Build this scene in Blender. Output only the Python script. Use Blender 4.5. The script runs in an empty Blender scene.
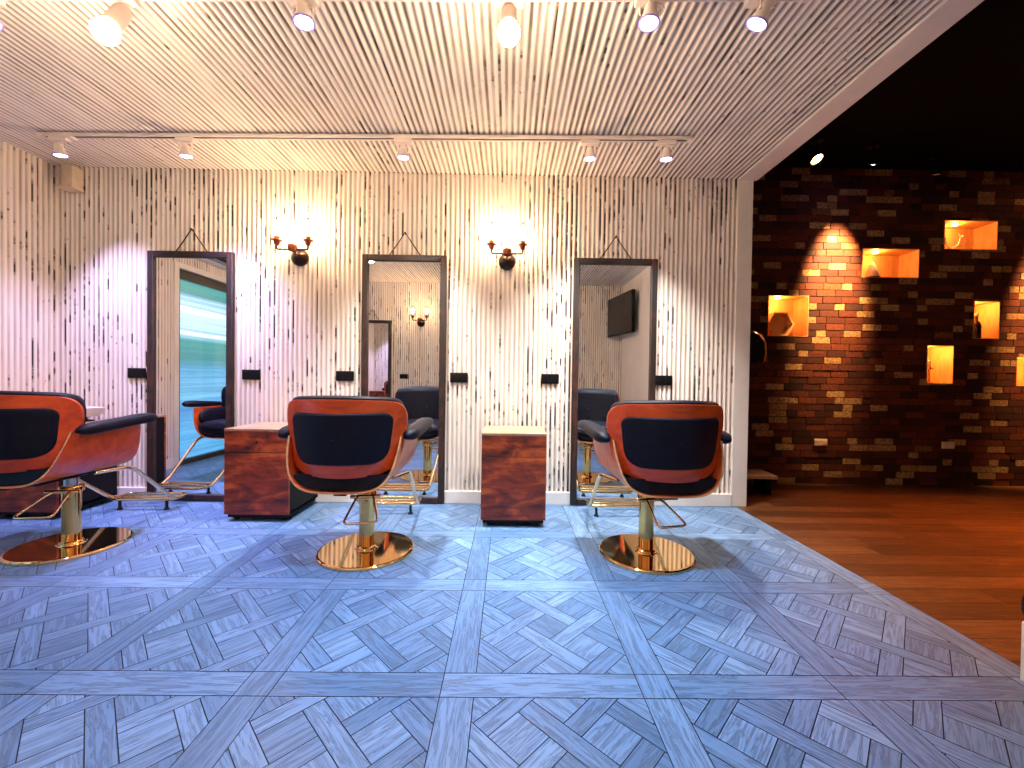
import bpy, bmesh, math, random
from mathutils import Vector, Matrix
random.seed(7)
SC = bpy.context.scene
COL = SC.collection
PI = math.pi
R = math.radians

# ------------------------------------------------------------------ helpers
class MB:
    """collects verts / faces (optionally with uv and a colour) for ONE mesh object"""
    def __init__(s):
        s.v, s.f, s.uv, s.c, s.mi = [], [], {}, {}, {}
    def face(s, pts, uv=None, col=None, mi=0):
        b = len(s.v)
        s.v += [tuple(p) for p in pts]
        s.f.append(tuple(range(b, b + len(pts))))
        k = len(s.f) - 1
        if uv: s.uv[k] = uv
        if col is not None: s.c[k] = col
        s.mi[k] = mi
    def mesh(s, vs, fs, mi=0):
        b = len(s.v)
        s.v += [tuple(p) for p in vs]
        for f in fs:
            s.f.append(tuple(b + i for i in f)); s.mi[len(s.f) - 1] = mi
        return s
    def box(s, lo, hi, mi=0, col=None):
        x0, y0, z0 = lo; x1, y1, z1 = hi
        k0 = len(s.f)
        s.mesh([(x0,y0,z0),(x1,y0,z0),(x1,y1,z0),(x0,y1,z0),(x0,y0,z1),(x1,y0,z1),(x1,y1,z1),(x0,y1,z1)],
               [(0,3,2,1),(4,5,6,7),(0,1,5,4),(1,2,6,5),(2,3,7,6),(3,0,4,7)], mi)
        if col is not None:
            for k in range(k0, len(s.f)): s.c[k] = col
        return s
    def obox(s, c, ax, ay, az, hx, hy, hz, mi=0):
        c = Vector(c); vs = []
        for dz in (-1, 1):
            for dx, dy in ((-1,-1),(1,-1),(1,1),(-1,1)):
                vs.append(c + ax*dx*hx + ay*dy*hy + az*dz*hz)
        return s.mesh(vs, [(0,3,2,1),(4,5,6,7),(0,1,5,4),(1,2,6,5),(2,3,7,6),(3,0,4,7)], mi)
    def tube(s, path, r, n=12, closed=False, cap=True, mi=0):
        P = [Vector(p) for p in path]; m = len(P)
        rs = r if isinstance(r, (list, tuple)) else [r]*m
        T = []
        for i in range(m):
            if closed: t = P[(i+1) % m] - P[i-1]
            else: t = P[min(i+1, m-1)] - P[max(i-1, 0)]
            T.append(t.normalized())
        u = Vector((0,0,1)) if abs(T[0].z) < .9 else Vector((1,0,0))
        u = (u - T[0]*u.dot(T[0])).normalized()
        vs = []
        for i in range(m):
            u = (u - T[i]*u.dot(T[i])).normalized(); w = T[i].cross(u)
            for k in range(n):
                a = 2*PI*k/n
                vs.append(P[i] + (u*math.cos(a) + w*math.sin(a))*rs[i])
        fs = []
        for i in range(m if closed else m-1):
            a, b = i*n, ((i+1) % m)*n
            for k in range(n): fs.append((a+k, a+(k+1)%n, b+(k+1)%n, b+k))
        if cap and not closed:
            fs.append(tuple(range(n-1, -1, -1))); fs.append(tuple(range((m-1)*n, m*n)))
        return s.mesh(vs, fs, mi)
    def lathe(s, prof, c=(0,0,0), n=40, axis=None, mi=0):
        """prof: (r, h) pairs from bottom to top; axis: direction of h"""
        c = Vector(c); ax = Vector(axis or (0,0,1)).normalized()
        q = Vector((0,0,1)).rotation_difference(ax)
        vs, fs, rings = [], [], []
        for r, h in prof:
            if r < 1e-6:
                rings.append([len(vs)]); vs.append(c + q @ Vector((0,0,h)))
            else:
                rings.append(list(range(len(vs), len(vs)+n)))
                for k in range(n):
                    a = 2*PI*k/n
                    vs.append(c + q @ Vector((r*math.cos(a), r*math.sin(a), h)))
        for A, B in zip(rings, rings[1:]):
            if len(A) == 1 and len(B) == 1: continue
            for k in range(n):
                if len(A) == 1: fs.append((A[0], B[(k+1)%n], B[k])[::-1])
                elif len(B) == 1: fs.append((A[k], A[(k+1)%n], B[0]))
                else: fs.append((A[k], A[(k+1)%n], B[(k+1)%n], B[k]))
        if len(rings[0]) > 1: fs.append(tuple(reversed(rings[0])))
        if len(rings[-1]) > 1: fs.append(tuple(rings[-1]))
        return s.mesh(vs, fs, mi)
    def grid(s, rows, mi=0, closed_u=False):
        n = len(rows[0]); vs = [p for r in rows for p in r]; fs = []
        for i in range(len(rows)-1):
            for k in range(n if closed_u else n-1):
                fs.append((i*n+k, i*n+(k+1)%n, (i+1)*n+(k+1)%n, (i+1)*n+k))
        return s.mesh(vs, fs, mi)
    def build(s, name, mats, parent=None, smooth=None, bevel=0, subsurf=0, solid=0, seg=2, flat=False):
        me = bpy.data.meshes.new(name)
        me.from_pydata(s.v, [], s.f)
        if s.uv:
            ul = me.uv_layers.new(name='uv')
            for p in me.polygons:
                if p.index in s.uv:
                    for li, t in zip(p.loop_indices, s.uv[p.index]): ul.data[li].uv = t
        if s.c:
            at = me.attributes.new('pc', 'FLOAT_COLOR', 'FACE')
            for k, c in s.c.items(): at.data[k].color = c
        if not isinstance(mats, (list, tuple)): mats = [mats]
        for m in mats: me.materials.append(m)
        if len(mats) > 1:
            for k, i in s.mi.items(): me.polygons[k].material_index = i
        if not s.uv and not s.c:
            bm = bmesh.new(); bm.from_mesh(me)
            bmesh.ops.recalc_face_normals(bm, faces=bm.faces); bm.to_mesh(me); bm.free()
        if not flat:
            for p in me.polygons: p.use_smooth = True
            me.set_sharp_from_angle(angle=R(smooth or 40))
        o = bpy.data.objects.new(name, me); COL.objects.link(o)
        if parent is not None: o.parent = parent
        if solid:
            md = o.modifiers.new('s', 'SOLIDIFY'); md.thickness = solid; md.offset = 0
        if bevel:
            md = o.modifiers.new('b', 'BEVEL'); md.width = bevel; md.segments = seg; md.limit_method = 'ANGLE'
            md.angle_limit = R(35); md.harden_normals = False
        if subsurf:
            md = o.modifiers.new('d', 'SUBSURF'); md.levels = subsurf; md.render_levels = subsurf
        return o

def smooth_path(pts, k=6, closed=False):
    """Catmull-Rom through the points"""
    P = [Vector(p) for p in pts]; n = len(P); out = []
    for i in range(n if closed else n-1):
        if closed: a, b, c, d = P[i-1], P[i], P[(i+1)%n], P[(i+2)%n]
        else: a, b, c, d = P[max(i-1,0)], P[i], P[i+1], P[min(i+2,n-1)]
        for j in range(k):
            t = j/k
            out.append(.5*((2*b)+(c-a)*t+(2*a-5*b+4*c-d)*t*t+(3*b-a-3*c+d)*t**3))
    if not closed: out.append(P[-1])
    return out

def round_corners(pts, r, k=5, closed=False):
    P = [Vector(p) for p in pts]; n = len(P); out = []
    for i in range(n):
        if not closed and i in (0, n-1): out.append(P[i]); continue
        a, b, c = P[i-1], P[i], P[(i+1)%n]
        d1, d2 = (a-b), (c-b)
        q = min(r, d1.length*.49, d2.length*.49)
        p0, p1 = b + d1.normalized()*q, b + d2.normalized()*q
        for j in range(k+1):
            t = j/k
            out.append((1-t)**2*p0 + 2*t*(1-t)*b + t*t*p1)
    return out

def tag(o, label=None, cat=None, group=None, kind=None):
    if label: o['label'] = label
    if cat: o['category'] = cat
    if group: o['group'] = group
    if kind: o['kind'] = kind
    return o

def empty(name, loc, label, cat, group=None, rz=0):
    o = bpy.data.objects.new(name, None); COL.objects.link(o)
    o.location = loc; o.rotation_euler = (0, 0, rz); o.empty_display_size = .1
    return tag(o, label, cat, group)

def copy_tree(o, parent=None):
    c = o.copy(); COL.objects.link(c); c.parent = parent
    for ch in list(o.children): copy_tree(ch, c)
    return c

def struct(mb, name, mats, **k):
    return tag(mb.build(name, mats, **k), kind='structure')

# ------------------------------------------------------------------ materials
class N:
    def __init__(s, name):
        s.m = bpy.data.materials.new(name); s.m.use_nodes = True
        s.t = s.m.node_tree; s.n = s.t.nodes; s.b = s.n['Principled BSDF']
        s.out = s.n['Material Output']
    def new(s, typ, **k):
        nd = s.n.new(typ)
        for a, v in k.items(): setattr(nd, a, v)
        return nd
    def put(s, sock, v):
        if hasattr(v, 'is_output') or isinstance(v, bpy.types.NodeSocket): s.t.links.new(v, sock)
        else: sock.default_value = v
    def math(s, op, a, b=None, c=None, clamp=False):
        nd = s.new('ShaderNodeMath', operation=op, use_clamp=clamp)
        s.put(nd.inputs[0], a)
        if b is not None: s.put(nd.inputs[1], b)
        if c is not None: s.put(nd.inputs[2], c)
        return nd.outputs[0]
    def comb(s, x, y, z=0.0):
        nd = s.new('ShaderNodeCombineXYZ')
        for i, v in enumerate((x, y, z)): s.put(nd.inputs[i], v)
        return nd.outputs[0]
    def sep(s, v):
        nd = s.new('ShaderNodeSeparateXYZ'); s.put(nd.inputs[0], v); return nd.outputs
    def noise(s, vec, scale=1.0, detail=2.0, rough=.5, dist=0.0):
        nd = s.new('ShaderNodeTexNoise'); s.put(nd.inputs['Vector'], vec)
        nd.inputs['Scale'].default_value = scale; nd.inputs['Detail'].default_value = detail
        nd.inputs['Roughness'].default_value = rough; nd.inputs['Distortion'].default_value = dist
        return nd.outputs['Fac']
    def ramp(s, f, stops, interp='LINEAR'):
        nd = s.new('ShaderNodeValToRGB'); s.put(nd.inputs[0], f); cr = nd.color_ramp; cr.interpolation = interp
        while len(cr.elements) < len(stops): cr.elements.new(.5)
        for e, (p, c) in zip(cr.elements, stops):
            e.position = p; e.color = (c, c, c, 1) if isinstance(c, (int, float)) else tuple(c) + (1,)
        return nd.outputs[0]
    def mix(s, f, a, b, mode='MIX'):
        nd = s.new('ShaderNodeMix', data_type='RGBA', blend_type=mode)
        s.put(nd.inputs[0], f)
        s.put(nd.inputs[6], a if not isinstance(a, tuple) else a + (1,))
        s.put(nd.inputs[7], b if not isinstance(b, tuple) else b + (1,))
        return nd.outputs[2]
    def uv(s): return s.new('ShaderNodeTexCoord').outputs['UV']
    def obj(s): return s.new('ShaderNodeTexCoord').outputs['Object']
    def gen(s): return s.new('ShaderNodeTexCoord').outputs['Generated']
    def set(s, **k):
        for a, v in k.items():
            sock = s.b.inputs[a.replace('_', ' ')]
            s.put(sock, v + (1,) if isinstance(v, tuple) and len(v) == 3 else v)
        return s
    def bump(s, h, strength=.3, dist=.01):
        nd = s.new('ShaderNodeBump'); s.put(nd.inputs['Height'], h)
        nd.inputs['Strength'].default_value = strength; nd.inputs['Distance'].default_value = dist
        s.t.links.new(nd.outputs[0], s.b.inputs['Normal']); return s

def plain(name, col, rough=.5, metal=0.0, var=.12, scale=9, spec=.5, coat=0):
    """slightly mottled single-colour surface"""
    n = N(name)
    f = n.noise(n.obj(), scale, 3)
    lo = tuple(c*(1-var) for c in col); hi = tuple(min(1, c*(1+var)) for c in col)
    n.set(Base_Color=n.ramp(f, [(.3, lo), (.7, hi)]), Roughness=rough, Metallic=metal, Specular_IOR_Level=spec)
    if coat: n.set(Coat_Weight=coat, Coat_Roughness=.12)
    return n.m

def emit(name, col, st):
    n = N(name); n.set(Base_Color=(.02, .02, .02), Emission_Color=col, Emission_Strength=st); return n.m

PITCH = .034
def corrugated_paint(name, valley_dark, wear):
    """white-washed corrugated iron: worn black streaks along the valleys, dust, rust specks.  uv in metres (u across, v along)"""
    n = N(name)
    u, v, _ = n.sep(n.uv())
    q = n.math('DIVIDE', u, PITCH)
    idx = n.math('FLOOR', q); ph = n.math('FRACT', q)
    d = n.math('ABSOLUTE', n.math('SUBTRACT', ph, .5))                 # 0 in the valley
    valley = n.ramp(d, [(.10, 1), (.24, 0)])
    wide = n.ramp(d, [(.12, 1), (.33, 0)])
    rid = n.noise(n.comb(n.math('MULTIPLY', idx, 3.77), .5), 1.0, 0)
    st = n.noise(n.comb(n.math('MULTIPLY', idx, 7.31), n.math('MULTIPLY', v, 5.5)), 1.0, 4, .62)
    big = n.noise(n.comb(n.math('MULTIPLY', u, 1.5), n.math('MULTIPLY', v, 1.0)), 1.0, 3, .6)
    s1 = n.math('ADD', st, n.math('MULTIPLY', n.math('SUBTRACT', big, .5), .65))
    s1 = n.math('ADD', s1, n.math('MULTIPLY', n.math('SUBTRACT', rid, .5), .35))
    streak = n.math('MULTIPLY', n.ramp(s1, [(wear, 0), (wear+.07, 1)]), valley)
    sp = n.noise(n.comb(n.math('MULTIPLY', u, 90), n.math('MULTIPLY', v, 26)), 1.0, 3, .6)
    speck = n.ramp(n.math('ADD', sp, n.math('MULTIPLY', n.math('SUBTRACT', big, .5), .4)), [(.69, 0), (.74, 1)])
    m22 = n.math('MODULO', n.math('ADD', idx, 2200), 23)
    seam = n.math('MULTIPLY', n.math('LESS_THAN', m22, .5), n.ramp(d, [(.06, 1), (.14, 0)]))
    seam = n.math('MULTIPLY', seam, n.ramp(st, [(.42, 0), (.52, 1)]))
    gr = n.noise(n.comb(n.math('MULTIPLY', idx, 2.13), n.math('MULTIPLY', v, 1.6), 4.0), 1.0, 3, .6)
    gm = n.math('MULTIPLY', n.math('MULTIPLY', wide, n.ramp(gr, [(.32, .35), (.66, 1)])), valley_dark)
    base = n.mix(n.noise(n.comb(n.math('MULTIPLY', u, 5), n.math('MULTIPLY', v, 3)), 1.0, 4, .6), (.88, .81, .73), (.74, .66, .58))
    c = n.mix(gm, base, (.11, .085, .062))  # darker brown along the valleys, uneven by noise
    rust = n.ramp(n.noise(n.comb(n.math('MULTIPLY', u, 6), n.math('MULTIPLY', v, 5), 9.0), 1.0, 5, .7), [(.70, 0), (.76, 1)])
    c = n.mix(n.math('MULTIPLY', rust, .7), c, (.30, .14, .05))
    dark = n.math('MAXIMUM', n.math('MAXIMUM', streak, n.math('MULTIPLY', speck, .85)), seam)
    c = n.mix(dark, c, (.018, .014, .013))
    n.set(Base_Color=c, Roughness=.62, Specular_IOR_Level=.3)
    return n.m

def plank_wood(name, dark, mid, light, rough, scale=1.0, blotch=.5, axis=0, coat=0):
    """grain along one object axis with darker blotches"""
    n = N(name)
    x, y, z = n.sep(n.obj())
    a = [x, y, z]; lng = a[axis]; o = [a[i] for i in range(3) if i != axis]
    vec = n.comb(n.math('MULTIPLY', lng, 3*scale), n.math('MULTIPLY', o[0], 26*scale), n.math('MULTIPLY', o[1], 26*scale))
    g = n.noise(vec, 1.0, 6, .62, .6)
    b = n.noise(n.comb(n.math('MULTIPLY', lng, 5*scale), n.math('MULTIPLY', o[0], 11*scale), n.math('MULTIPLY', o[1], 11*scale)), 1.0, 4, .6, 1.2)
    f = n.math('ADD', n.math('MULTIPLY', g, 1-blotch), n.math('MULTIPLY', b, blotch))
    n.set(Base_Color=n.ramp(f, [(.36, dark), (.5, mid), (.64, light)]), Roughness=rough)
    if coat: n.set(Coat_Weight=coat, Coat_Roughness=.15)
    n.bump(g, .08, .002)
    return n.m

def floor_wood(name, FLOOR_DARK, FLOOR_MID, FLOOR_LIGHT, LINE):
    n = N(name)
    u, v, _ = n.sep(n.uv())
    at = n.new('ShaderNodeAttribute', attribute_name='pc'); r, g, b = n.sep(at.outputs['Color'])
    vec = n.comb(n.math('MULTIPLY', u, 5), n.math('MULTIPLY', v, 62), n.math('MULTIPLY', r, 50))
    gr = n.noise(vec, 1.0, 5, .65, 1.1)
    line = n.ramp(gr, [(.47, 0), (.56, 1), (.62, .2)])
    soft = n.noise(n.comb(n.math('MULTIPLY', u, 3), n.math('MULTIPLY', v, 14), n.math('MULTIPLY', g, 30)), 1.0, 3, .6)
    c = n.ramp(n.math('ADD', n.math('MULTIPLY', r, .55), n.math('MULTIPLY', soft, .45)), [(.2, FLOOR_DARK), (.5, FLOOR_MID), (.8, FLOOR_LIGHT)])
    c = n.mix(n.math('MULTIPLY', line, .55), c, LINE)
    n.set(Base_Color=c, Roughness=n.ramp(gr, [(.3, .30), (.7, .48)]), Specular_IOR_Level=.5)
    n.bump(gr, .25, .002)
    return n.m

def brick_mat():
    n = N('old_brick')
    at = n.new('ShaderNodeAttribute', attribute_name='pc'); r, g, b = n.sep(at.outputs['Color'])
    f = n.noise(n.obj(), 46, 5, .65)
    c = n.ramp(r, [(0, (.022, .006, .004)), (.35, (.085, .016, .007)), (.83, (.19, .038, .012)), (.87, (.42, .23, .09)), (1, (.58, .36, .15))])
    c = n.mix(n.ramp(f, [(.36, .75), (.62, 0)]), c, (.035, .014, .009))
    n.set(Base_Color=c, Roughness=.72, Specular_IOR_Level=.35)
    n.bump(f, .5, .006)
    return n.m

M = {}
M['wall_iron'] = corrugated_paint('whitewashed_iron_wall', .60, .56)
M['ceil_iron'] = corrugated_paint('whitewashed_iron_ceiling', .95, .66)
M['white'] = plain('white_paint', (.78, .74, .68), .45, var=.04)
M['smooth'] = plain('smooth_wall_paint', (.80, .74, .68), .6, var=.05, scale=3)
M['black_ceil'] = plain('black_ceiling_paint', (.002, .002, .002), .9, spec=.1)
M['dark_wall'] = plain('dark_wall_paint', (.03, .018, .012), .8)
M['brick'] = brick_mat()
M['mortar'] = plain('dark_mortar', (.016, .009, .006), .9, var=.3, scale=40)
M['niche'] = plank_wood('niche_board', (.50, .25, .08), (.62, .33, .12), (.70, .40, .16), .5, .8, .4, axis=2)
M['floor'] = floor_wood('blue_grey_parquet', (.090, .185, .330), (.125, .240, .425), (.175, .310, .510), (.035, .05, .08))
M['hall_floor_lit'] = floor_wood('hall_boards_light_painted', (.060, .022, .008), (.105, .040, .014), (.17, .070, .026), (.02, .008, .004))  # brown holds the warm hall light, painted into the board colour
M['gap'] = plain('floor_joint', (.03, .035, .045), .9)
M['mirror_glass'] = N('mirror_silver').set(Base_Color=(.90, .92, .92), Metallic=1.0, Roughness=.004).m
M['frame_wood'] = plank_wood('charred_frame_wood', (.004, .002, .002), (.012, .005, .003), (.07, .018, .009), .55, 1.2, .6, axis=2)
M['frame_rail_wood'] = plank_wood('charred_rail_wood', (.004, .002, .002), (.012, .005, .003), (.07, .018, .009), .55, 1.2, .6, axis=0)
M['cord'] = plain('dark_cord', (.02, .014, .01), .7)
M['blk'] = plain('black_plastic', (.004, .004, .005), .4, spec=.2)
M['blk_matt'] = plain('black_board', (.004, .004, .005), .6, spec=.2)
M['leather'] = plain('black_leather', (.004, .005, .012), .48, var=.3, scale=30, spec=.18)
M['ply'] = plank_wood('cherry_plywood', (.36, .034, .005), (.56, .062, .008), (.68, .10, .014), .34, .6, .3, axis=0, coat=.25)
M['ply_edge'] = plank_wood('plywood_edge', (.42, .17, .06), (.55, .26, .10), (.62, .32, .14), .4, 1.5, .3, axis=0)
M['brass'] = N('polished_brass').set(Base_Color=(.92, .60, .27), Metallic=1.0, Roughness=.06).m
M['brass_tube'] = N('brass_tube').set(Base_Color=(.92, .64, .34), Metallic=1.0, Roughness=.14).m
M['brass_col'] = N('golden_column').set(Base_Color=(.86, .50, .16), Metallic=1.0, Roughness=.10).m
M['steel'] = N('steel_rod').set(Base_Color=(.6, .58, .56), Metallic=1.0, Roughness=.2).m
M['rubber'] = plain('black_rubber', (.01, .01, .01), .8)
M['rustic'] = plank_wood('rustic_cabinet_wood', (.035, .005, .002), (.24, .028, .005), (.62, .125, .018), .45, .8, .62, axis=0)
M['rustic_top'] = plank_wood('rustic_cabinet_top', (.30, .15, .08), (.44, .25, .14), (.52, .32, .2), .3, .8, .5, axis=0)
M['bronze'] = plain('dark_bronze', (.022, .012, .008), .3, .6)
M['copper'] = plain('aged_copper', (.16, .04, .018), .35, .8)
M['lampwhite'] = plain('lamp_white', (.74, .66, .60), .4)
M['beige'] = plain('beige_plastic', (.60, .50, .38), .5)
M['cream_pl'] = plain('cream_socket_plastic', (.75, .62, .42), .4)
M['paleboard'] = plank_wood('pale_board', (.45, .33, .22), (.6, .46, .32), (.68, .54, .4), .5, 1, .4, axis=0)
M['screen'] = plain('tv_screen', (.012, .012, .014), .08)
M['purple_ring'] = plain('violet_ring', (.34, .26, .75), .3)
M['ivory'] = plain('ivory_ceramic', (.8, .72, .6), .3)
M['hexwood'] = plank_wood('hexagon_frame_wood', (.40, .2, .08), (.6, .34, .14), (.7, .42, .2), .45, 1, .4, axis=2)
M['bottle'] = plain('dark_bottle_glass', (.03, .012, .006), .08)
M['tray'] = plain('pale_tray', (.80, .74, .66), .4)
M['ac'] = plain('air_conditioner_white', (.78, .74, .70), .35)
M['doorframe'] = plain('dark_door_frame', (.03, .025, .022), .35)

def glass_mat():
    n = N('clear_lamp_glass')
    tr = n.new('ShaderNodeBsdfTransparent'); tr.inputs[0].default_value = (.97, .95, .92, 1)
    gl = n.new('ShaderNodeBsdfGlossy'); gl.inputs['Roughness'].default_value = .03
    lw = n.new('ShaderNodeLayerWeight'); lw.inputs[0].default_value = .5
    fac = n.math('ADD', n.math('MULTIPLY', n.math('POWER', lw.outputs['Facing'], 4.0), .45), .03)
    mx = n.new('ShaderNodeMixShader')
    n.t.links.new(fac, mx.inputs[0]); n.t.links.new(tr.outputs[0], mx.inputs[1]); n.t.links.new(gl.outputs[0], mx.inputs[2])
    n.t.links.new(mx.outputs[0], n.out.inputs[0])
    return n.m
M['glass'] = glass_mat()
WARM = (1.0, .64, .36)
M['bulb'] = emit('warm_bulb', WARM, 280)
M['globe'] = emit('warm_track_bulb', (1.0, .68, .42), 330)
M['led_v'] = emit('violet_led', (.72, .74, 1.0), 22)
M['hall_lamp'] = emit('hall_lamp', (1.0, .40, .14), 30)
M['hall_lamp_v'] = emit('hall_lamp_violet', (.75, .55, 1.0), 10)
M['hall_lamp_dim'] = emit('hall_lamp_dim', (1.0, .25, .08), .12)
M['niche_led'] = emit('niche_led', (1.0, .72, .40), 25)

# ------------------------------------------------------------------ room dimensions (metres, floor z = 0, camera above the origin)
YB = 3.02            # mirror wall
YF = -.52            # wall behind the camera
XL = -3.24           # left wall
XP = 1.755           # end of the mirror wall
HC = 2.385           # corrugated ceiling
YH = 3.72            # brick wall of the hall
XH = 5.4
HH = 2.85            # black hall ceiling

# ------------------------------------------------------------------ floor: Versailles parquet
def clip(poly, x0, y0, x1, y1):
    def cut(P, f, g):
        out = []
        for i in range(len(P)):
            a, b = P[i-1], P[i]
            ia, ib = f(a), f(b)
            if ia != ib: out.append(g(a, b))
            if ib: out.append(b)
        return out
    def gx(c): return lambda a, b: (c, a[1] + (b[1]-a[1])*(c-a[0])/(b[0]-a[0]))
    def gy(c): return lambda a, b: (a[0] + (b[0]-a[0])*(c-a[1])/(b[1]-a[1]), c)
    for f, g in ((lambda p: p[0] >= x0, gx(x0)), (lambda p: p[0] <= x1, gx(x1)), (lambda p: p[1] >= y0, gy(y0)), (lambda p: p[1] <= y1, gy(y1))):
        if not poly: return poly
        poly = cut(poly, f, g)
    return poly

fl = MB()
fl.face([(XL-.1, YF-.1, -.004), (XH+.1, YF-.1, -.004), (XH+.1, YH+.1, -.004), (XL-.1, YH+.1, -.004)], mi=1, col=(0,0,0,1), uv=[(0,0)]*4)
S, W, G = .590, .098, .0014
XZ = X0_ = -.135 + 3*.590 + .049      # right edge of the last band: hall boards with orange light in their colour start here
def plank(poly, ang, mi=0):
    if len(poly) < 3: return
    if mi == 0:
        poly = clip(poly, -99, -99, XZ, 99)
        if len(poly) < 3: return
    ca, sa = math.cos(ang), math.sin(ang)
    ou, ov = random.random()*40, random.random()*40
    uv = [(p[0]*ca + p[1]*sa + ou, -p[0]*sa + p[1]*ca + ov) for p in poly]
    fl.face([(p[0], p[1], 0) for p in poly], uv=uv, col=(random.random(), random.random(), random.random(), 1), mi=mi)
X0, Y0 = -.135 - 6*S, 1.228 - 3*.598
SY = .598
for i in range(16):
    for j in range(-1, 8):
        cx, cy = X0 + i*S, Y0 + j*SY           # band crossing
        if cx > XH+.3 or cy > YH+.4: continue
        h = W/2
        # band along x (runs through), band along y between
        def rc(x0, y0, x1, y1, a):
            x0, x1 = max(x0, XL-.05), min(x1, XH+.05); y0, y1 = max(y0, YF-.05), min(y1, YH+.05)
            if x1-x0 < .01 or y1-y0 < .01: return
            plank([(x0+G, y0+G), (x1-G, y0+G), (x1-G, y1-G), (x0+G, y1-G)], a)
        if (i+j) % 2: rc(cx-h, cy-h, cx+S-h, cy+h, 0)
        else:
            rc(cx-h, cy-h, cx+h, cy+h, PI/2); rc(cx+h, cy-h, cx+S-h, cy+h, 0)
        rc(cx-h, cy+h, cx+h, cy+SY-h, PI/2)
        # lattice of the panel
        bx0, by0, bx1, by1 = cx+h+G, cy+h+G, cx+S-h-G, cy+SY-h-G
        bx0, bx1 = max(bx0, XL-.05), min(bx1, XH+.05); by0, by1 = max(by0, YF-.05), min(by1, YH+.05)
        if bx1-bx0 < .01 or by1-by0 < .01: continue
        mx, my = cx+S/2, cy+SY/2
        s, w = .112, .058; p = s+w
        c45 = math.sqrt(.5)
        def rot(u, v): return (mx + (u-v)*c45, my + (u+v)*c45)
        def lat(u0, v0, u1, v1, a):
            q = [rot(u0+G, v0+G), rot(u1-G, v0+G), rot(u1-G, v1-G), rot(u0+G, v1-G)]
            plank(clip(q, bx0, by0, bx1, by1), PI/4 + a)
        for a in range(-3, 4):
            for b in range(-3, 4):
                u, v = a*p - s/2, b*p - s/2
                lat(u, v, u+s, v+s, 0 if (a+b) % 2 else PI/2)
                # crossing at (u+s..u+p, v+s..v+p)
                if (a+b) % 2:
                    lat(u, v+s, u+p+s, v+p, 0)           # u-strip through the crossing
                else:
                    lat(u+s, v, u+p, v+p+s, PI/2)        # v-strip through
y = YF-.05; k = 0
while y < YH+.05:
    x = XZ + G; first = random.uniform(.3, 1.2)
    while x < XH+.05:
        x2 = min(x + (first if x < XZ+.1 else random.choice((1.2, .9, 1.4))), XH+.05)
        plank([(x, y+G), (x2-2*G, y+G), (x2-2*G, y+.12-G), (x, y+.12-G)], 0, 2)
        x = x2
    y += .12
struct(fl, 'floor', [M['floor'], M['gap'], M['hall_floor_lit']], flat=True)

# ------------------------------------------------------------------ corrugated sheets
AMP = .0055
def corr(mb, org, du, dv, dn, length, rects, n=8):
    """sheet: u from 0..length along du, profile along dn; rects = [(u0,u1,v0,v1)]"""
    org, du, dv, dn = map(Vector, (org, du, dv, dn))
    for u0, u1, v0, v1 in rects:
        st = PITCH/n
        us = [u0]
        k = math.floor(u0/st) + 1
        while k*st < u1 - 1e-6: us.append(k*st); k += 1
        us.append(u1)
        pr = [(u, AMP*math.cos(2*PI*u/PITCH)) for u in us]
        for (a, ha), (b, hb) in zip(pr, pr[1:]):
            pts = [org+du*a+dv*v0+dn*ha, org+du*b+dv*v0+dn*hb, org+du*b+dv*v1+dn*hb, org+du*a+dv*v1+dn*ha]
            mb.face(pts, uv=[(a, v0), (b, v0), (b, v1), (a, v1)])
def weld(o):
    bm = bmesh.new(); bm.from_mesh(o.data); bmesh.ops.remove_doubles(bm, verts=bm.verts, dist=1e-5)
    bm.to_mesh(o.data); bm.free()
    for p in o.data.polygons: p.use_smooth = True
    return o

w = MB(); corr(w, (XL, YB, 0), (1,0,0), (0,0,1), (0,-1,0), 0, [(0, XP-.10-XL, .085, HC)])
wb = weld(struct(w, 'wall_back', M['wall_iron'], flat=True))
b = MB(); b.box((XL-.12, YB+.012, 0), (XP, YB+.11, HH))
b.build('wall_core', M['dark_wall'], wb)

DY0, DY1, DH = .25, 1.90, 1.95         # opening of the glass door in the left wall
w = MB(); corr(w, (XL, YF, 0), (0,1,0), (0,0,1), (1,0,0), 0,
               [(0, DY0-.055-YF, .085, HC), (DY0-.055-YF, DY1+.055-YF, DH+.055, HC), (DY1+.055-YF, YB-YF, .085, HC)])
wl = weld(struct(w, 'wall_left', M['wall_iron'], flat=True))
b = MB()
b.box((XL-.12, YF-.1, 0), (XL-.012, DY0-.055, HH)); b.box((XL-.12, DY1+.055, 0), (XL-.012, YB+.012, HH)); b.box((XL-.12, DY0-.055, DH+.055), (XL-.012, DY1+.055, HH))
b.build('wall_core', M['dark_wall'], wl)

w = MB(); corr(w, (XL, YF, 0), (1,0,0), (0,0,1), (0,1,0), 0, [(0, 1.78-XL, .085, HC)])
wf = weld(struct(w, 'wall_front', M['wall_iron'], flat=True))
b = MB(); b.box((XL-.12, YF-.1, 0), (XH+.1, YF-.012, HH)); b.build('wall_core', M['dark_wall'], wf)

w = MB(); w.box((1.78, YF, 0), (1.88, .92, HC)); struct(w, 'wall_right', M['smooth'])

w = MB(); corr(w, (XL, YF, HC), (1,0,0), (0,1,0), (0,0,-1), 0, [(0, 1.66-XL, 0, YB-YF)])
cl = weld(struct(w, 'ceiling', M['ceil_iron'], flat=True))
b = MB(); b.box((XL-.12, YF-.1, HC+.012), (1.77, YB+.012, HC+.10)); b.build('ceiling_core', M['dark_wall'], cl)

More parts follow.
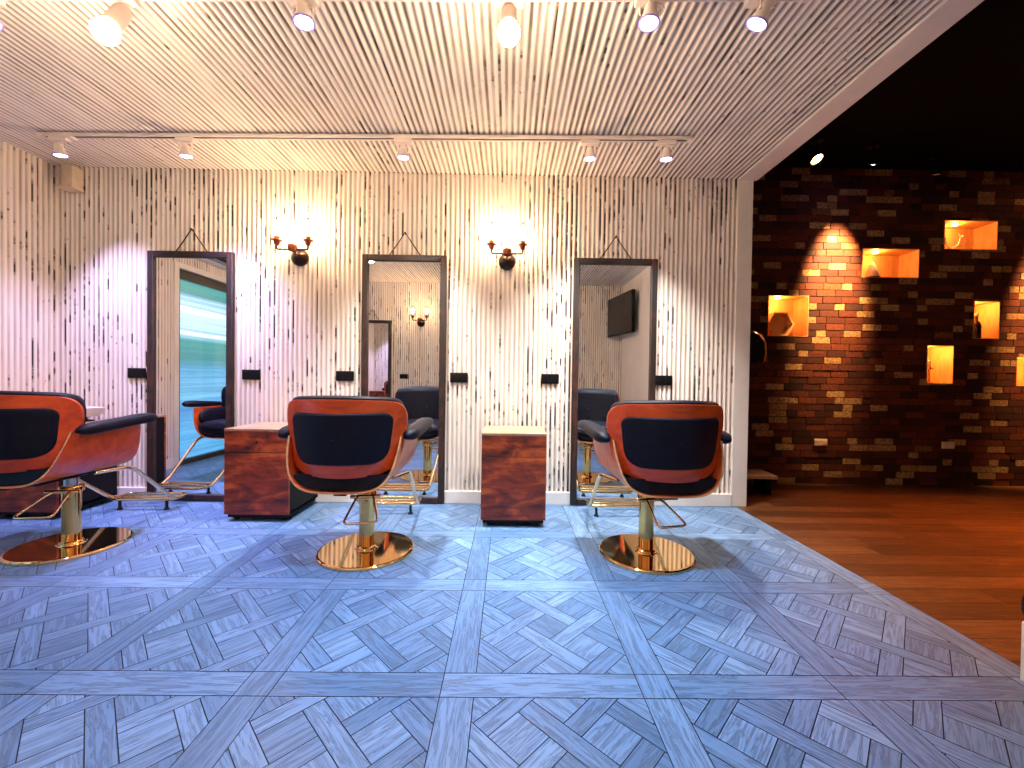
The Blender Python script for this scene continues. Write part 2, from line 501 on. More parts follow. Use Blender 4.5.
w = MB(); w.box((1.645, YF, HC-.012), (1.785, YB+.0, HC+.06)); struct(w, 'trim_1', M['white'], bevel=.003)
w = MB(); w.box((1.77, YF, HC+.06), (1.785, YB+.11, HH)); struct(w, 'trim_2', M['black_ceil'])
w = MB(); w.box((XP-.108, YB-.012, 0), (XP+.004, YB+.115, HC-.012)); struct(w, 'trim_3', M['white'], bevel=.003)
w = MB(); w.box((1.0, YB+.11, HH), (XH, YH+.4, HH+.05)); w.box((1.77, YF-.1, HH), (XH, YB+.11, HH+.05)); struct(w, 'ceiling_hall', M['black_ceil'])
w = MB(); w.box((XH, YF-.1, 0), (XH+.1, YH+.4, HH)); struct(w, 'wall_hall_right', M['dark_wall'])
w = MB(); w.box((.9, YB+.11, 0), (1.0, YH+.4, HH)); struct(w, 'wall_hall_left', M['dark_wall'])

def skirting(name, a, b_):
    m = MB(); m.box(a, b_); struct(m, name, M['white'], bevel=.004)
skirting('baseboard_back', (XL+.02, YB-.018, 0), (XP-.108, YB+.012, .092))
skirting('baseboard_left', (XL-.012, DY1+.055, 0), (XL+.018, YB-.018, .092))
skirting('baseboard_front', (XL+.02, YF-.012, 0), (1.78, YF+.018, .092))

# glass door with drawn roller blind (left wall, seen in the mirror)
w = MB()
w.box((XL-.02, DY1, 0), (XL+.022, DY1+.055, DH+.055)); w.box((XL-.02, DY0-.055, 0), (XL+.022, DY0, DH+.055)); w.box((XL-.02, DY0, DH), (XL+.022, DY1, DH+.055))
d1 = struct(w, 'door_1', M['white'], bevel=.004)
w = MB(); t = .05
ym = (DY0+DY1)/2
for a, c in ((DY0, ym+.03), (ym-.03, DY1)):
    w.box((XL-.06, a, 0), (XL-.01, a+t, DH)); w.box((XL-.06, c-t, 0), (XL-.01, c, DH))
w.box((XL-.06, DY0, 0), (XL-.01, DY1, .05)); w.box((XL-.06, DY0, DH-.09), (XL-.01, DY1, DH))
w.build('door_frame', M['doorframe'], d1, bevel=.004)
def blind_mat():
    n = N('banded_blind_backlit')
    x, y, z = n.sep(n.obj())
    zz = n.math('ADD', z, n.math('MULTIPLY', n.noise(n.comb(n.math('MULTIPLY', y, .8), n.math('MULTIPLY', z, 6)), 1, 2), .05))
    f = n.math('DIVIDE', zz, 1.95)
    c = n.ramp(f, [(0, (.05, .24, .52)), (.18, (.07, .30, .60)), (.30, (.03, .16, .42)), (.36, (.12, .36, .62)), (.50, (.07, .26, .48)),
                   (.56, (.02, .16, .16)), (.66, (.03, .22, .20)), (.685, (.35, .62, .8)), (.70, (.75, .9, 1.0)), (.715, (.4, .62, .85)),
                   (.80, (.42, .62, .85)), (.825, (.9, .97, 1.0)), (.845, (.45, .66, .85)), (.89, (.30, .50, .70)), (.915, (.03, .20, .17)), (.97, (.05, .26, .22))])
    st = n.noise(n.comb(n.math('MULTIPLY', y, .5), n.math('MULTIPLY', z, 60)), 1, 2)
    c = n.mix(n.ramp(st, [(.4, 0), (.62, .55)]), c, (.02, .10, .2))
    n.set(Base_Color=(.1, .2, .3), Emission_Color=c, Emission_Strength=1.5, Roughness=.6)
    return n.m
w = MB(); k = 0; z = .02
while z < DH:
    w.box((XL-.115, DY0-.05, z), (XL-.10, DY1+.05, z+.047)); z += .05
w.box((XL-.14, DY0-.05, 0), (XL-.13, DY1+.05, DH+.05))
w.build('roller_blind', blind_mat(), d1, bevel=.004)
w = MB(); w.box((XL-.040, DY0, .04), (XL-.034, DY1, DH-.05)); w.build('glass_pane', M['glass'], d1)

# ------------------------------------------------------------------ brick wall with niches
NICHES = [(2.335, 2.690, 1.335, 1.690), (3.177, 3.684, 1.875, 2.125), (3.915, 4.390, 2.138, 2.390),
          (4.205, 4.432, 1.338, 1.668), (3.790, 4.022, 0.925, 1.262), (4.612, 4.850, 0.915, 1.166)]
def cut_rects(rs, h):
    out = []
    for x0, x1, z0, z1 in rs:
        a0, a1, b0, b1 = h
        if a1 <= x0 or a0 >= x1 or b1 <= z0 or b0 >= z1: out.append((x0, x1, z0, z1)); continue
        if a0 > x0: out.append((x0, a0, z0, z1))
        if a1 < x1: out.append((a1, x1, z0, z1))
        q0, q1 = max(x0, a0), min(x1, a1)
        if b0 > z0: out.append((q0, q1, z0, b0))
        if b1 < z1: out.append((q0, q1, b1, z1))
    return out
bw = MB(); CH, BL, J = .0605, .168, .006
z = 0; row = 0
BX0, BX1 = 1.0, XH
while z < HH:
    x = BX0 - random.random()*BL
    while x < BX1:
        L = BL*random.choice((1, 1, 1, .55, .95))
        r0 = random.random()
        if L < .1 and random.random() < .5: r0 = random.uniform(.87, 1)
        rs = [(max(x, BX0), min(x+L-J, BX1), z, min(z+CH-J, HH))]
        for h in NICHES: rs = cut_rects(rs, (h[0]-.006, h[1]+.006, h[2]-.006, h[3]+.006))
        dpt = random.uniform(0, .004)
        for q in rs:
            if q[1]-q[0] < .008 or q[3]-q[2] < .008: continue
            bw.box((q[0], YH-dpt, q[2]), (q[1], YH+.02, q[3]), 0, (r0, random.random(), random.random(), 1))
        x += L
    z += CH; row += 1
rs = [(BX0, BX1, 0, HH)]
for h in NICHES: rs = cut_rects(rs, (h[0]-.006, h[1]+.006, h[2]-.006, h[3]+.006))
for q in rs: bw.box((q[0], YH+.006, q[2]), (q[1], YH+.05, q[3]), 1, (0, 0, 0, 1))
bwo = struct(bw, 'wall_hall_back', [M['brick'], M['mortar']], flat=True)
b = MB(); b.box((BX0-.1, YH+.30, 0), (XH+.1, YH+.38, HH)); b.build('wall_core', M['dark_wall'], bwo)
ND = .19
for (x0, x1, z0, z1) in NICHES:
    m = MB(); t = .0062; y0, y1 = YH-.003, YH+ND
    m.box((x0-t, y0, z0-t), (x0, y1, z1+t)); m.box((x1, y0, z0-t), (x1+t, y1, z1+t))
    m.box((x0, y0, z0-t), (x1, y1, z0)); m.box((x0, y0, z1), (x1, y1, z1+t)); m.box((x0-t, y1, z0-t), (x1+t, y1+t, z1+t))
    m.build('niche', M['niche'], bwo)

# ------------------------------------------------------------------ lights
def lamp(name, typ, parent, loc, energy, col, to=None, size=.03, cone=60, blend=.6):
    d = bpy.data.lights.new(name, typ); d.energy = energy; d.color = col
    if typ == 'AREA': d.shape = 'DISK'; d.size = size
    else: d.shadow_soft_size = size
    if typ == 'SPOT': d.spot_size = R(cone); d.spot_blend = blend
    o = bpy.data.objects.new(name, d); COL.objects.link(o)
    if parent is not None: o.parent = parent
    o.location = loc
    if to is not None:
        o.rotation_euler = (Vector(to)).to_track_quat('-Z', 'Y').to_euler()
    return o

# ------------------------------------------------------------------ mirrors
def make_mirror(loc, label, flip=False):
    """origin: bottom centre of the mirror on the wall; faces -y"""
    WD, HT, FW, FD = .605, 1.785, .046, .032
    r = empty('wall_mirror', loc, label, 'mirror', 'tall framed mirrors', PI if flip else 0)
    h = WD/2
    for a in (-h, h-FW):
        f = MB(); f.box((a, -FD, 0), (a+FW, 0, HT)); f.build('frame_side', M['frame_wood'], r, bevel=.006)
    for a in (0, HT-FW):
        f = MB(); f.box((-h+FW, -FD*.98, a), (h-FW, 0, a+FW)); f.build('frame_rail', M['frame_rail_wood'], r, bevel=.006)
    g = MB(); g.box((-h+FW-.004, -.016, FW-.004), (h-FW+.004, -.010, HT-FW+.004)); g.build('mirror_glass', M['mirror_glass'], r)
    c = MB(); c.tube([(-.115, -.012, HT-.005), (-.055, -.012, HT+.08), (0, -.014, HT+.162), (.055, -.012, HT+.08), (.115, -.012, HT-.005)], .0042, 8)
    c.build('hanging_cord', M['cord'], r)
    n_ = MB(); n_.tube([(0, .005, HT+.157), (0, -.022, HT+.160)], .006, 10); n_.build('nail', M['bronze'], r)
    return r
YM = YB - .006
make_mirror((-2.273, YM, .004), 'tall dark-framed mirror nearest the corner, reflecting blue-green banded blind')
make_mirror((-.752, YM, .004), 'tall dark-framed mirror between the two lit wall sconces')
make_mirror((.765, YM, .004), 'tall dark-framed mirror nearest the brick hall, reflecting mounted television')
make_mirror((-2.13, YF+.006, .004), 'tall dark-framed mirror on opposite wall, seen only as a reflection', True)

# ------------------------------------------------------------------ black double sockets
def make_outlet(loc, label, flip=False, group='black wall sockets', mat='blk', w=.128, h=.072):
    r = empty('wall_socket', loc, label, 'socket', group, PI if flip else 0)
    m = MB(); m.box((-w/2, -.010, -h/2), (w/2, 0, h/2)); m.build('cover_plate', M[mat], r, bevel=.003)
    for sx in (-1, 1):
        q = MB(); q.box((sx*w*.25-w*.16, -.013, -h*.3), (sx*w*.25+w*.16, -.009, h*.3))
        for dx, dz in ((-.35, .25), (.35, .25), (0, -.3)):
            q.box((sx*w*.25+dx*w*.2-.003, -.0145, dz*h*.5-.005), (sx*w*.25+dx*w*.2+.003, -.012, dz*h*.5+.005))
        q.build('socket_insert', M[mat], r, bevel=.001)
    return r
ys = YB - .004
for x, lab in ((-2.669, 'black wall socket left of the corner-side mirror, above the black armrest'),
               (-1.852, 'black wall socket just right of mirror reflecting the banded blind'),
               (-1.178, 'black wall socket just left of the mirror between the sconces'),
               (-.356, 'black wall socket just right of the mirror between the sconces'),
               (.306, 'black wall socket just left of mirror reflecting the television'),
               (1.132, 'black wall socket right of mirror reflecting television, beside white end trim')):
    make_outlet((x, ys, .916), lab)
make_outlet((-1.63, YF+.004, .92), 'black wall socket on opposite wall, reflected below the reflected sconce', True)
make_outlet((2.831, YH-.004, .377), 'cream wall socket low on brick wall under the glowing niches, nearer white trim', False, 'cream sockets on the brick wall', 'cream_pl', .116, .062)
make_outlet((3.992, YH-.004, .366), 'cream wall socket low on brick wall, farther from white trim', False, 'cream sockets on the brick wall', 'cream_pl', .116, .062)

# ------------------------------------------------------------------ wall sconces
def make_sconce(loc, label, flip=False):
    r = empty('wall_sconce', loc, label, 'wall lamp', 'two-armed wall sconces', PI if flip else 0)
    m = MB(); m.lathe([(.062, 0), (.062, .012), (.055, .022), (.034, .040), (.016, .052), (0, .055)], (0, 0, 0), 32, (0, -1, 0)); m.build('wall_plate', M['bronze'], r)
    m = MB(); m.tube(round_corners([(0, -.05, 0), (0, -.11, .035)], .01), .009, 10)
    m.lathe([(.0, -.03), (.028, -.026), (.034, 0), (.030, .016), (.012, .024), (0, .026)], (0, -.11, .04), 20); m.build('centre_knuckle', M['copper'], r)
    m = MB(); m.tube(round_corners([(-.108, -.11, .070), (-.108, -.11, .026), (.108, -.11, .026), (.108, -.11, .070)], .012), .0068, 10); m.build('cross_arm', M['bronze'], r)
    for sx in (-1, 1):
        cx = sx*.108
        s_ = MB(); s_.lathe([(0, 0), (.012, .0), (.019, .012), (.021, .03), (.034, .034), (.034, .040), (.018, .044), (.017, .066), (.012, .070), (0, .070)], (cx, -.11, .052), 24)
        for k in range(3):
            a = k*2*PI/3 + .4
            s_.tube([(cx+.02*math.cos(a), -.11+.02*math.sin(a), .088), (cx+.040*math.cos(a), -.11+.040*math.sin(a), .088)], .0035, 8)
        so = s_.build('lamp_holder', M['copper'], r)
        g = MB(); prof = [(.034, .094), (.039, .105), (.043, .130), (.044, .165), (.042, .190), (.036, .210), (.024, .226), (.010, .234), (0, .236)]
        rows = []
        for rr, hh in prof:
            rr = max(rr, .0008)
            rows.append([(cx+rr*math.cos(2*PI*k/28), -.11+rr*math.sin(2*PI*k/28), hh) for k in range(28)])
        g.grid(rows, closed_u=True); gs = g.build('glass_shade', M['glass'], r)
        c = MB()
        for k in range(4):
            a = k*PI/2 + PI/4
            c.tube([(cx+(max(rr,.001)+.001)*math.cos(a), -.11+(max(rr,.001)+.001)*math.sin(a), hh) for rr, hh in prof], .0018, 6)
        c.tube([(cx+.0445*math.cos(2*PI*k/24), -.11+.0445*math.sin(2*PI*k/24), .165) for k in range(24)], .0018, 6, closed=True)
        c.lathe([(0, 0), (.006, .002), (.007, .008), (.004, .013), (0, .015)], (cx, -.11, .235), 12)
        c.build('wire_cage', M['blk'], r)
        bl = MB(); bl.lathe([(0, 0), (.011, .001), (.012, .02), (.020, .035), (.024, .052), (.022, .068), (.013, .080), (0, .084)], (cx, -.11, .118), 20)
        bl.build('bulb', M['bulb'], r)
    return r
make_sconce((-1.507, YB-.006, 1.762), 'bronze twin-bulb wall sconce glowing left of the middle mirror')
make_sconce((-.019, YB-.006, 1.758), 'bronze twin-bulb wall sconce glowing right of the middle mirror')
make_sconce((-1.37, YF+.006, 1.76), 'bronze twin-bulb sconce on opposite wall, seen only in middle mirror', True)

# ------------------------------------------------------------------ drawer trolleys
def make_cabinet(loc, label, rz=0):
    r = empty('drawer_cabinet', loc, label, 'cabinet', 'rustic salon drawer cabinets', rz)
    w, d, z0, z1 = .40, .40, .045, .580           # origin: front bottom centre, body goes to +y
    h = w/2
    m = MB(); m.box((-h, .018, z0), (-h+.016, d, z1-.016)); m.box((h-.016, .018, z0), (h, d, z1-.016)); m.box((-h, d-.012, z0), (h, d, z1-.016)); m.box((-h, .018, z0), (h, d, z0+.016))
    m.build('carcass', M['blk_matt'], r, bevel=.0015)
    m = MB(); m.box((-h, 0, z1-.016), (h, d, z1)); m.build('top_board', M['rustic_top'], r, bevel=.002)
    for a, b_ in ((z0, z0+.386), (z0+.390, z1-.018)):
        q = MB(); q.box((-h+.001, 0, a), (h-.001, .018, b_)); df = q.build('drawer_front', M['rustic'], r, bevel=.0015)
    k = MB(); k.lathe([(.006, 0), (.006, .006), (.004, .010), (0, .011)], (0, 0, (z0+.390+z1-.018)/2), 14, (0, -1, 0)); k.build('lock', M['bronze'], df)
    p = MB(); p.box((-h+.012, .02, .022), (h-.012, d-.01, z0)); p.build('plinth', M['blk_matt'], r)
    for sx in (-1, 1):
        for yy in (.05, d-.05):
            c = MB(); x = sx*(h-.05)
            c.tube([(x-.011, yy, .014), (x+.011, yy, .014)], .014, 16); c.box((x-.014, yy-.005, .012), (x+.014, yy+.005, .03))
            c.build('caster', M['rubber'], r)
    return r
make_cabinet((.043, 2.535, 0), 'rustic wooden drawer cabinet standing free between two mirrors')
make_cabinet((-1.555, 2.585, 0), 'rustic wooden drawer cabinet beside the middle barber chair, left of it')
make_cabinet((-2.985, 2.585, 0), 'rustic wooden drawer cabinet behind corner barber chair, holding pale tray')

# pale tray on the corner cabinet
tr = empty('tray', (-2.915, 2.88, .580), 'pale shallow tray on dark foot standing on corner cabinet', 'tray', rz=R(-12))
m = MB(); m.lathe([(.055, 0), (.055, .006), (.02, .012), (.018, .026), (.05, .034)], (0, 0, .0005), 24); m.build('foot', M['blk'], tr)
m = MB(); hx, hy = .105, .065
m.mesh([(-hx*.7,-hy*.7,.035),(hx*.7,-hy*.7,.035),(hx*.7,hy*.7,.035),(-hx*.7,hy*.7,.035),(-hx,-hy,.095),(hx,-hy,.095),(hx,hy,.095),(-hx,hy,.095),
        (-hx+.008,-hy+.008,.095),(hx-.008,-hy+.008,.095),(hx-.008,hy-.008,.095),(-hx+.008,hy-.008,.095),(-hx*.68,-hy*.66,.042),(hx*.68,-hy*.66,.042),(hx*.68,hy*.66,.042),(-hx*.68,hy*.66,.042)],
       [(0,3,2,1),(0,1,5,4),(1,2,6,5),(2,3,7,6),(3,0,4,7),(4,5,9,8),(5,6,10,9),(6,7,11,10),(7,4,8,11),(8,9,13,12),(9,10,14,13),(10,11,15,14),(11,8,12,15),(12,13,14,15)])
m.build('dish', M['tray'], tr, bevel=.002)

# ------------------------------------------------------------------ barber chairs
def panel_outline(grow=0.0):
    """the black inset on the rear of the backrest"""
    hw = lambda z: .216 + .028*(z-.51)/.24
    P = []
    for x, z, r_ in ((-1, .745, .05), (1, .745, .05), (1, .505, .085), (-1, .505, .085)):
        P.append(((hw(z)+grow)*x, z + (grow if z > .6 else -grow), r_))
    out = []
    for i in range(4):
        a, b, c = P[i-1], P[i], P[(i+1) % 4]
        B = Vector((b[0], b[1], 0)); d1 = (Vector((a[0], a[1], 0))-B); d2 = (Vector((c[0], c[1], 0))-B)
        p0, p1 = B + d1.normalized()*b[2], B + d2.normalized()*b[2]
        for j in range(9):
            t = j/8; q = (1-t)**2*p0 + 2*t*(1-t)*B + t*t*p1; out.append((q.x, q.y))
        n1 = Vector((c[0], c[1], 0)) + (B - Vector((c[0], c[1], 0))).normalized()*c[2]
        for j in range(1, 5): 
            q = p1.lerp(n1, j/5); out.append((q.x, q.y))
    return out
def back_outline(n=56, grow=0.0):
    """(x, z) loop of the backrest seen from behind: wide straight top, tapering rounded bottom"""
    pts = [(-.238, .795), (-.14, .805), (0, .809), (.14, .805), (.238, .795), (.274, .760), (.281, .70), (.273, .63), (.260, .555), (.230, .485), (.155, .449), (0, .440), (-.155, .449), (-.230, .485), (-.260, .555), (-.273, .63), (-.281, .70), (-.274, .760)]
    c = Vector((0, .625, 0))
    P = smooth_path([(x*1.035, z, 0) for x, z in pts], 4, True)
    out = []
    m = len(P)
    for i, p in enumerate(P):
        t = (P[(i+1) % m] - P[i-1]).normalized(); nrm = Vector((t.y, -t.x, 0))      # loop runs clockwise (+x first on top): outward = (+?)
        if nrm.dot(p - c) < 0: nrm = -nrm
        out.append(p + nrm*grow)
    return [(p.x, p.y) for p in out]
def back_y(x, z):
    """rear surface of the bent plywood: curves forward to the sides, leans back to the top"""
    return -.250 + 1.9*x*x - .10*(z-.6) + .9*max(0, .52-z)**1.6
def shell_from_loop(mb, loops, back_outline=back_outline):
    """loops: list of (grow, dy) -> stacked rings joined, capped by fans of shrinking rings"""
    rings = []
    for grow, dy in loops:
        rings.append([(x, back_y(x, z)+dy, z) for x, z in back_outline(grow=grow)])
    mb.grid(rings, closed_u=True)
    for k, flip in ((0, 1), (-1, 0)):
        g, dy = loops[k]
        prev = rings[k]; base = back_outline(grow=g)
        rr = [prev]
        for s in (.8, .6, .4, .2, .02):
            rr.append([(x*s, back_y(x*s, .625+(z-.625)*s)+dy, .625+(z-.625)*s) for x, z in base])
        mb.grid(rr, closed_u=True)
def u_profile(off=0.0):
    half = [(0, .372), (.10, .374), (.165, .386), (.215, .415), (.248, .462), (.266, .52), (.276, .575), (.280, .625)]
    half = [(x*.955, z) for x, z in half]
    P = smooth_path([(-x, z, 0) for x, z in reversed(half)] + [(x, z, 0) for x, z in half[1:]], 3)
    out = []
    for i, p in enumerate(P):
        t = (P[min(i+1, len(P)-1)] - P[max(i-1, 0)]).normalized()
        nrm = Vector((-t.y, t.x, 0))            # inward / up
        out.append((p.x + nrm.x*off, p.y + nrm.y*off))
    return out
def y_span(x, z):
    f = max(0, min(1, (z-.372)/.25))
    return (-.215 + .085*f**1.3, .30 - .03*f)

def make_chair(loc, label, rz, lever_ang, seat_shift=(0, 0)):
    r = empty('barber_chair', loc, label, 'barber chair', 'barber chairs facing the mirrors', 0)
    # base, column and lever stay square to the room, the seat swivels
    m = MB(); m.lathe([(.241, 0), (.243, .004), (.242, .011), (.237, .0155), (.231, .017), (.06, .017), (.056, .022), (.0, .022)], n=96); m.build('base_plate', M['brass'], r, smooth=12)
    m = MB(); m.lathe([(.050, .022), (.046, .030), (.0385, .034), (.0385, .285), (.048, .288), (.050, .294), (.050, .315), (.046, .320), (.0, .321)], n=40); m.build('column', M['brass_col'], r)
    m = MB(); m.lathe([(.030, .318), (.030, .362), (0, .362)], n=24); m.build('piston', M['steel'], r)
    m = MB(); m.tube(round_corners([(.034, -.054, .302), (.045, -.085, .296), (.080, -.225, .222), (-.080, -.225, .222), (-.045, -.085, .296), (-.034, -.054, .302)], .03), .006, 10)
    m.lathe([(0, -.075), (.009, -.074), (.009, .074), (0, .075)], (0, -.055, .302), 12, (1, 0, 0))
    lv = m.build('pump_lever', M['brass_tube'], r); lv.rotation_euler = (0, 0, lever_ang)
    kids = []
    # plywood bucket
    p0, p1 = u_profile(-.0045), u_profile(.0045)
    m = MB(); NS = 8; rows = []
    def row(prof, t):
        o = []
        for (x, z) in prof:
            a, b_ = y_span(x, z); o.append((x, a + (b_-a)*t, z))
        return o
    outer = [row(p0, k/NS) for k in range(NS+1)]; inner = [row(p1, k/NS) for k in range(NS+1)]
    m.grid(outer); m.grid(inner)
    m.grid([outer[0], inner[0]]); m.grid([outer[-1], inner[-1]])
    m.grid([[a[0] for a in outer], [a[0] for a in inner]]); m.grid([[a[-1] for a in outer], [a[-1] for a in inner]])
    bm_ = m.build('seat_shell', [M['ply'], M['ply_edge']], r, smooth=35)
    nf = 2*NS*(len(p0)-1)
    for k, pl in enumerate(bm_.data.polygons):
        if k >= nf: pl.material_index = 1
    kids.append(bm_)
    # side pads and seat cushion (black leather)
    for sx in (-1, 1):
        m = MB(); rows = []
        for k in range(9):
            t = k/8; yy = -.12 + .40*t
            sec = [(.262, .61), (.272, .56), (.262, .50), (.240, .45), (.20, .48), (.208, .55), (.216, .605), (.235, .625)]
            q = .3 if k in (0, 8) else (.85 if k in (1, 7) else 1)
            cx_, cz_ = .24, .54
            rows.append([(sx*(cx_-.022+(x-cx_)*q), yy, cz_+(z-cz_)*q) for x, z in sec])
        m.grid(rows, closed_u=True)
        m.f.append(tuple(range(len(m.v)-8, len(m.v)))); m.mi[len(m.f)-1] = 0
        m.f.append(tuple(range(0, 8))); m.mi[len(m.f)-1] = 0
        kids.append(m.build('side_pad', M['leather'], r, subsurf=1, smooth=80))
    m = MB(); rows = []
    for k in range(11):
        t = k/10; yy = -.150 + .483*t; q = {0: .86, 10: .80, 1: .97, 9: .97}.get(k, 1)
        sec = [(-.235, .455), (-.20, .405), (-.12, .387), (0, .384), (.12, .387), (.20, .405), (.235, .455), (.225, .50), (.13, .520), (0, .524), (-.13, .520), (-.225, .50)]
        rows.append([(x*q, yy, .45+(z-.45)*q) for x, z in sec])
    m.grid(rows, closed_u=True); m.f.append(tuple(range(0, 12))); m.mi[len(m.f)-1] = 0
    m.f.append(tuple(range(len(m.v)-12, len(m.v)))); m.mi[len(m.f)-1] = 0
    kids.append(m.build('seat_cushion', M['leather'], r, subsurf=1, smooth=80))
    m = MB(); rows = []
    ins = u_profile(.010)
    nn = [p for p in ins if p[1] < .455]
    for yy, q in ((-.200, .97), (-.193, 1), (-.06, 1), (-.05, .97)):
        rows.append([(x*q, max(yy, y_span(x, z)[0]+.012), z) for x, z in nn] + [(x*q*.98, yy+.01, .452) for x, z in ((nn[-1][0]*.6, 0), (0, 0), (nn[0][0]*.6, 0))])
    m.grid(rows, closed_u=True); k_ = len(rows[0]); m.f.append(tuple(range(k_))); m.mi[len(m.f)-1] = 0; m.f.append(tuple(range(len(m.v)-k_, len(m.v)))); m.mi[len(m.f)-1] = 0
    kids.append(m.build('rear_pad', M['leather'], r, smooth=60))
    # backrest: plywood shell, rear inset pad, front cushion
    m = MB(); shell_from_loop(m, [(0, 0), (.001, .004), (0, .013)]); kids.append(m.build('back_shell', M['ply'], r, smooth=50))
    m = MB(); shell_from_loop(m, [(-.010, -.009), (-.003, -.007), (0, -.002), (0, .004)], panel_outline); kids.append(m.build('rear_panel', M['leather'], r, smooth=60))
    m = MB(); rings = [(-.026, .010), (-.020, .020), (-.018, .045), (-.022, .07), (-.034, .086), (-.056, .096)]
    shell_from_loop(m, rings); m.v = [(x, y, z + .034*max(0, (z-.6)/.18)) for x, y, z in m.v]
    fc = m.build('back_cushion', M['leather'], r, smooth=70); kids.append(fc)
    for bx in (-.14, 0, .14):
        for bz in (.56, .70):
            m = MB(); m.lathe([(.011, -.004), (.010, .003), (.006, .006), (0, .007)], (bx, back_y(bx, bz)+.096, bz), 12, (0, 1, 0))
            m.build('tufting_button', M['leather'], fc)
    # armrests
    for sx in (-1, 1):
        rows = []
        for k in range(13):
            t = k/12; yy = -.135 + .45*t
            zc = .628 + .036*t - .012*max(0, t-.75)*4*.5; xc = .302 + .018*t
            e = {0: .35, 12: .35, 1: .86, 11: .86}.get(k, 1)
            hw, hh = .039*e*(1+.08*t), .029*e
            rows.append([(sx*(xc + hw*math.copysign(abs(math.cos(a))**.6, math.cos(a))), yy, zc + hh*math.copysign(abs(math.sin(a))**.7, math.sin(a))) for a in [2*PI*q/16 for q in range(16)]])
        m = MB(); m.grid(rows, closed_u=True)
        m.f.append(tuple(range(0, 16))); m.mi[len(m.f)-1] = 0; m.f.append(tuple(range(len(m.v)-16, len(m.v)))); m.mi[len(m.f)-1] = 0
        kids.append(m.build('armrest', M['leather'], r, smooth=70))
    # mounting plate
    m = MB(); m.box((-.11, -.13, .355), (.11, .13, .370)); m.box((-.03, -.19, .352), (.03, -.10, .372)); kids.append(m.build('mounting_plate', M['blk'], r, bevel=.004))
    # footrest
    m = MB()
    loop = round_corners([(-.195, .625, .072), (-.195, .765, .072), (.195, .765, .072), (.195, .625, .072)], .04, closed=True)
    m.tube(loop, .0115, 12, closed=True)
    for sx in (-1, 1):
        m.tube(round_corners([(sx*.17, .10, .372), (sx*.225, .24, .372), (sx*.222, .30, .345), (sx*.196, .60, .10), (sx*.195, .66, .072)], .05), .0115, 12)
    m.tube([(-.195, .69, .072), (.195, .69, .072)], .009, 12)
    fr = m.build('footrest', M['brass_tube'], r); kids.append(fr)
    for sx in (-1, 1):
        q = MB(); q.tube([(sx*.15, .632, .07), (sx*.15, .632, .012)], .009, 12); q.lathe([(.017, .001), (.017, .006), (.010, .016), (.009, .02)], (sx*.15, .632, 0), 18)
        q.build('foot_pad', M['rubber'], fr)
    for o in kids: o.rotation_euler = (0, 0, rz); o.location = (seat_shift[0], seat_shift[1], 0)
    return r
ch = make_chair((-.730, 2.175, 0), 'cherry plywood and black leather barber chair facing middle mirror between sconces', R(.5), R(11), (-.054, -.039))
def place_chair(loc, label, rz, lever, shift=(0, 0)):
    c = copy_tree(ch); c.location = loc; c['label'] = label
    for k in c.children:
        if k.name.startswith('pump_lever'): k.rotation_euler = (0, 0, lever)
        elif not k.name.startswith(('base_plate', 'column', 'piston')): k.rotation_euler = (0, 0, rz); k.location = (shift[0], shift[1], 0)
    return c
place_chair((.740, 2.173, 0), 'cherry plywood and black leather barber chair nearest white end trim and hall', R(2), R(14), (.036, -.039))
place_chair((-2.29, 2.20, 0), 'cherry plywood and black leather barber chair by corner, turned slightly, showing side panel', R(2.5), R(11), (-.117, -.035))

# ------------------------------------------------------------------ ceiling tracks and lamps
def make_track(p0, p1, label, w=.036, h=.022):
    p0, p1 = Vector(p0), Vector(p1); d = (p1-p0); L = d.length; a = math.atan2(d.y, d.x)
    r = empty('lighting_track', p0, label, 'lighting track', 'white ceiling lighting tracks', a)
    m = MB(); m.box((0, -w/2, -h), (L, -w/2+.008, 0)); m.box((0, w/2-.008, -h), (L, w/2, 0)); m.box((0, -w/2, -.006), (L, w/2, 0)); m.build('rail', M['lampwhite'], r, bevel=.0015)
    m = MB(); m.box((.02, -w/2+.008, -h+.006), (L-.02, w/2-.008, -.006)); m.build('contact_groove', M['blk'], r)
    for x in (-.012, L-.012):
        m = MB(); m.box((x, -w/2-.003, -h-.002), (x+.024, w/2+.003, 0)); m.build('end_cap', M['lampwhite'], r, bevel=.002)
    m = MB(); m.box((.10, -w/2-.005, -h-.010), (.20, w/2+.005, -.001)); m.build('feed_box', M['lampwhite'], r, bevel=.002)
    return r
ZT = HC - .006
RT0, RT1 = (-2.885, 2.60, ZT), (1.07, 2.505, ZT)
make_track(RT0, RT1, 'long white ceiling track running close to the mirror wall')
NT0, NT1 = (-2.9, 1.66, ZT), (1.10, 1.565, ZT)
make_track(NT0, NT1, 'long white ceiling track nearer the camera, at top of view')
def on(t0, t1, x): 
    f = (x-t0[0])/(t1[0]-t0[0]); return t0[1]+(t1[1]-t0[1])*f

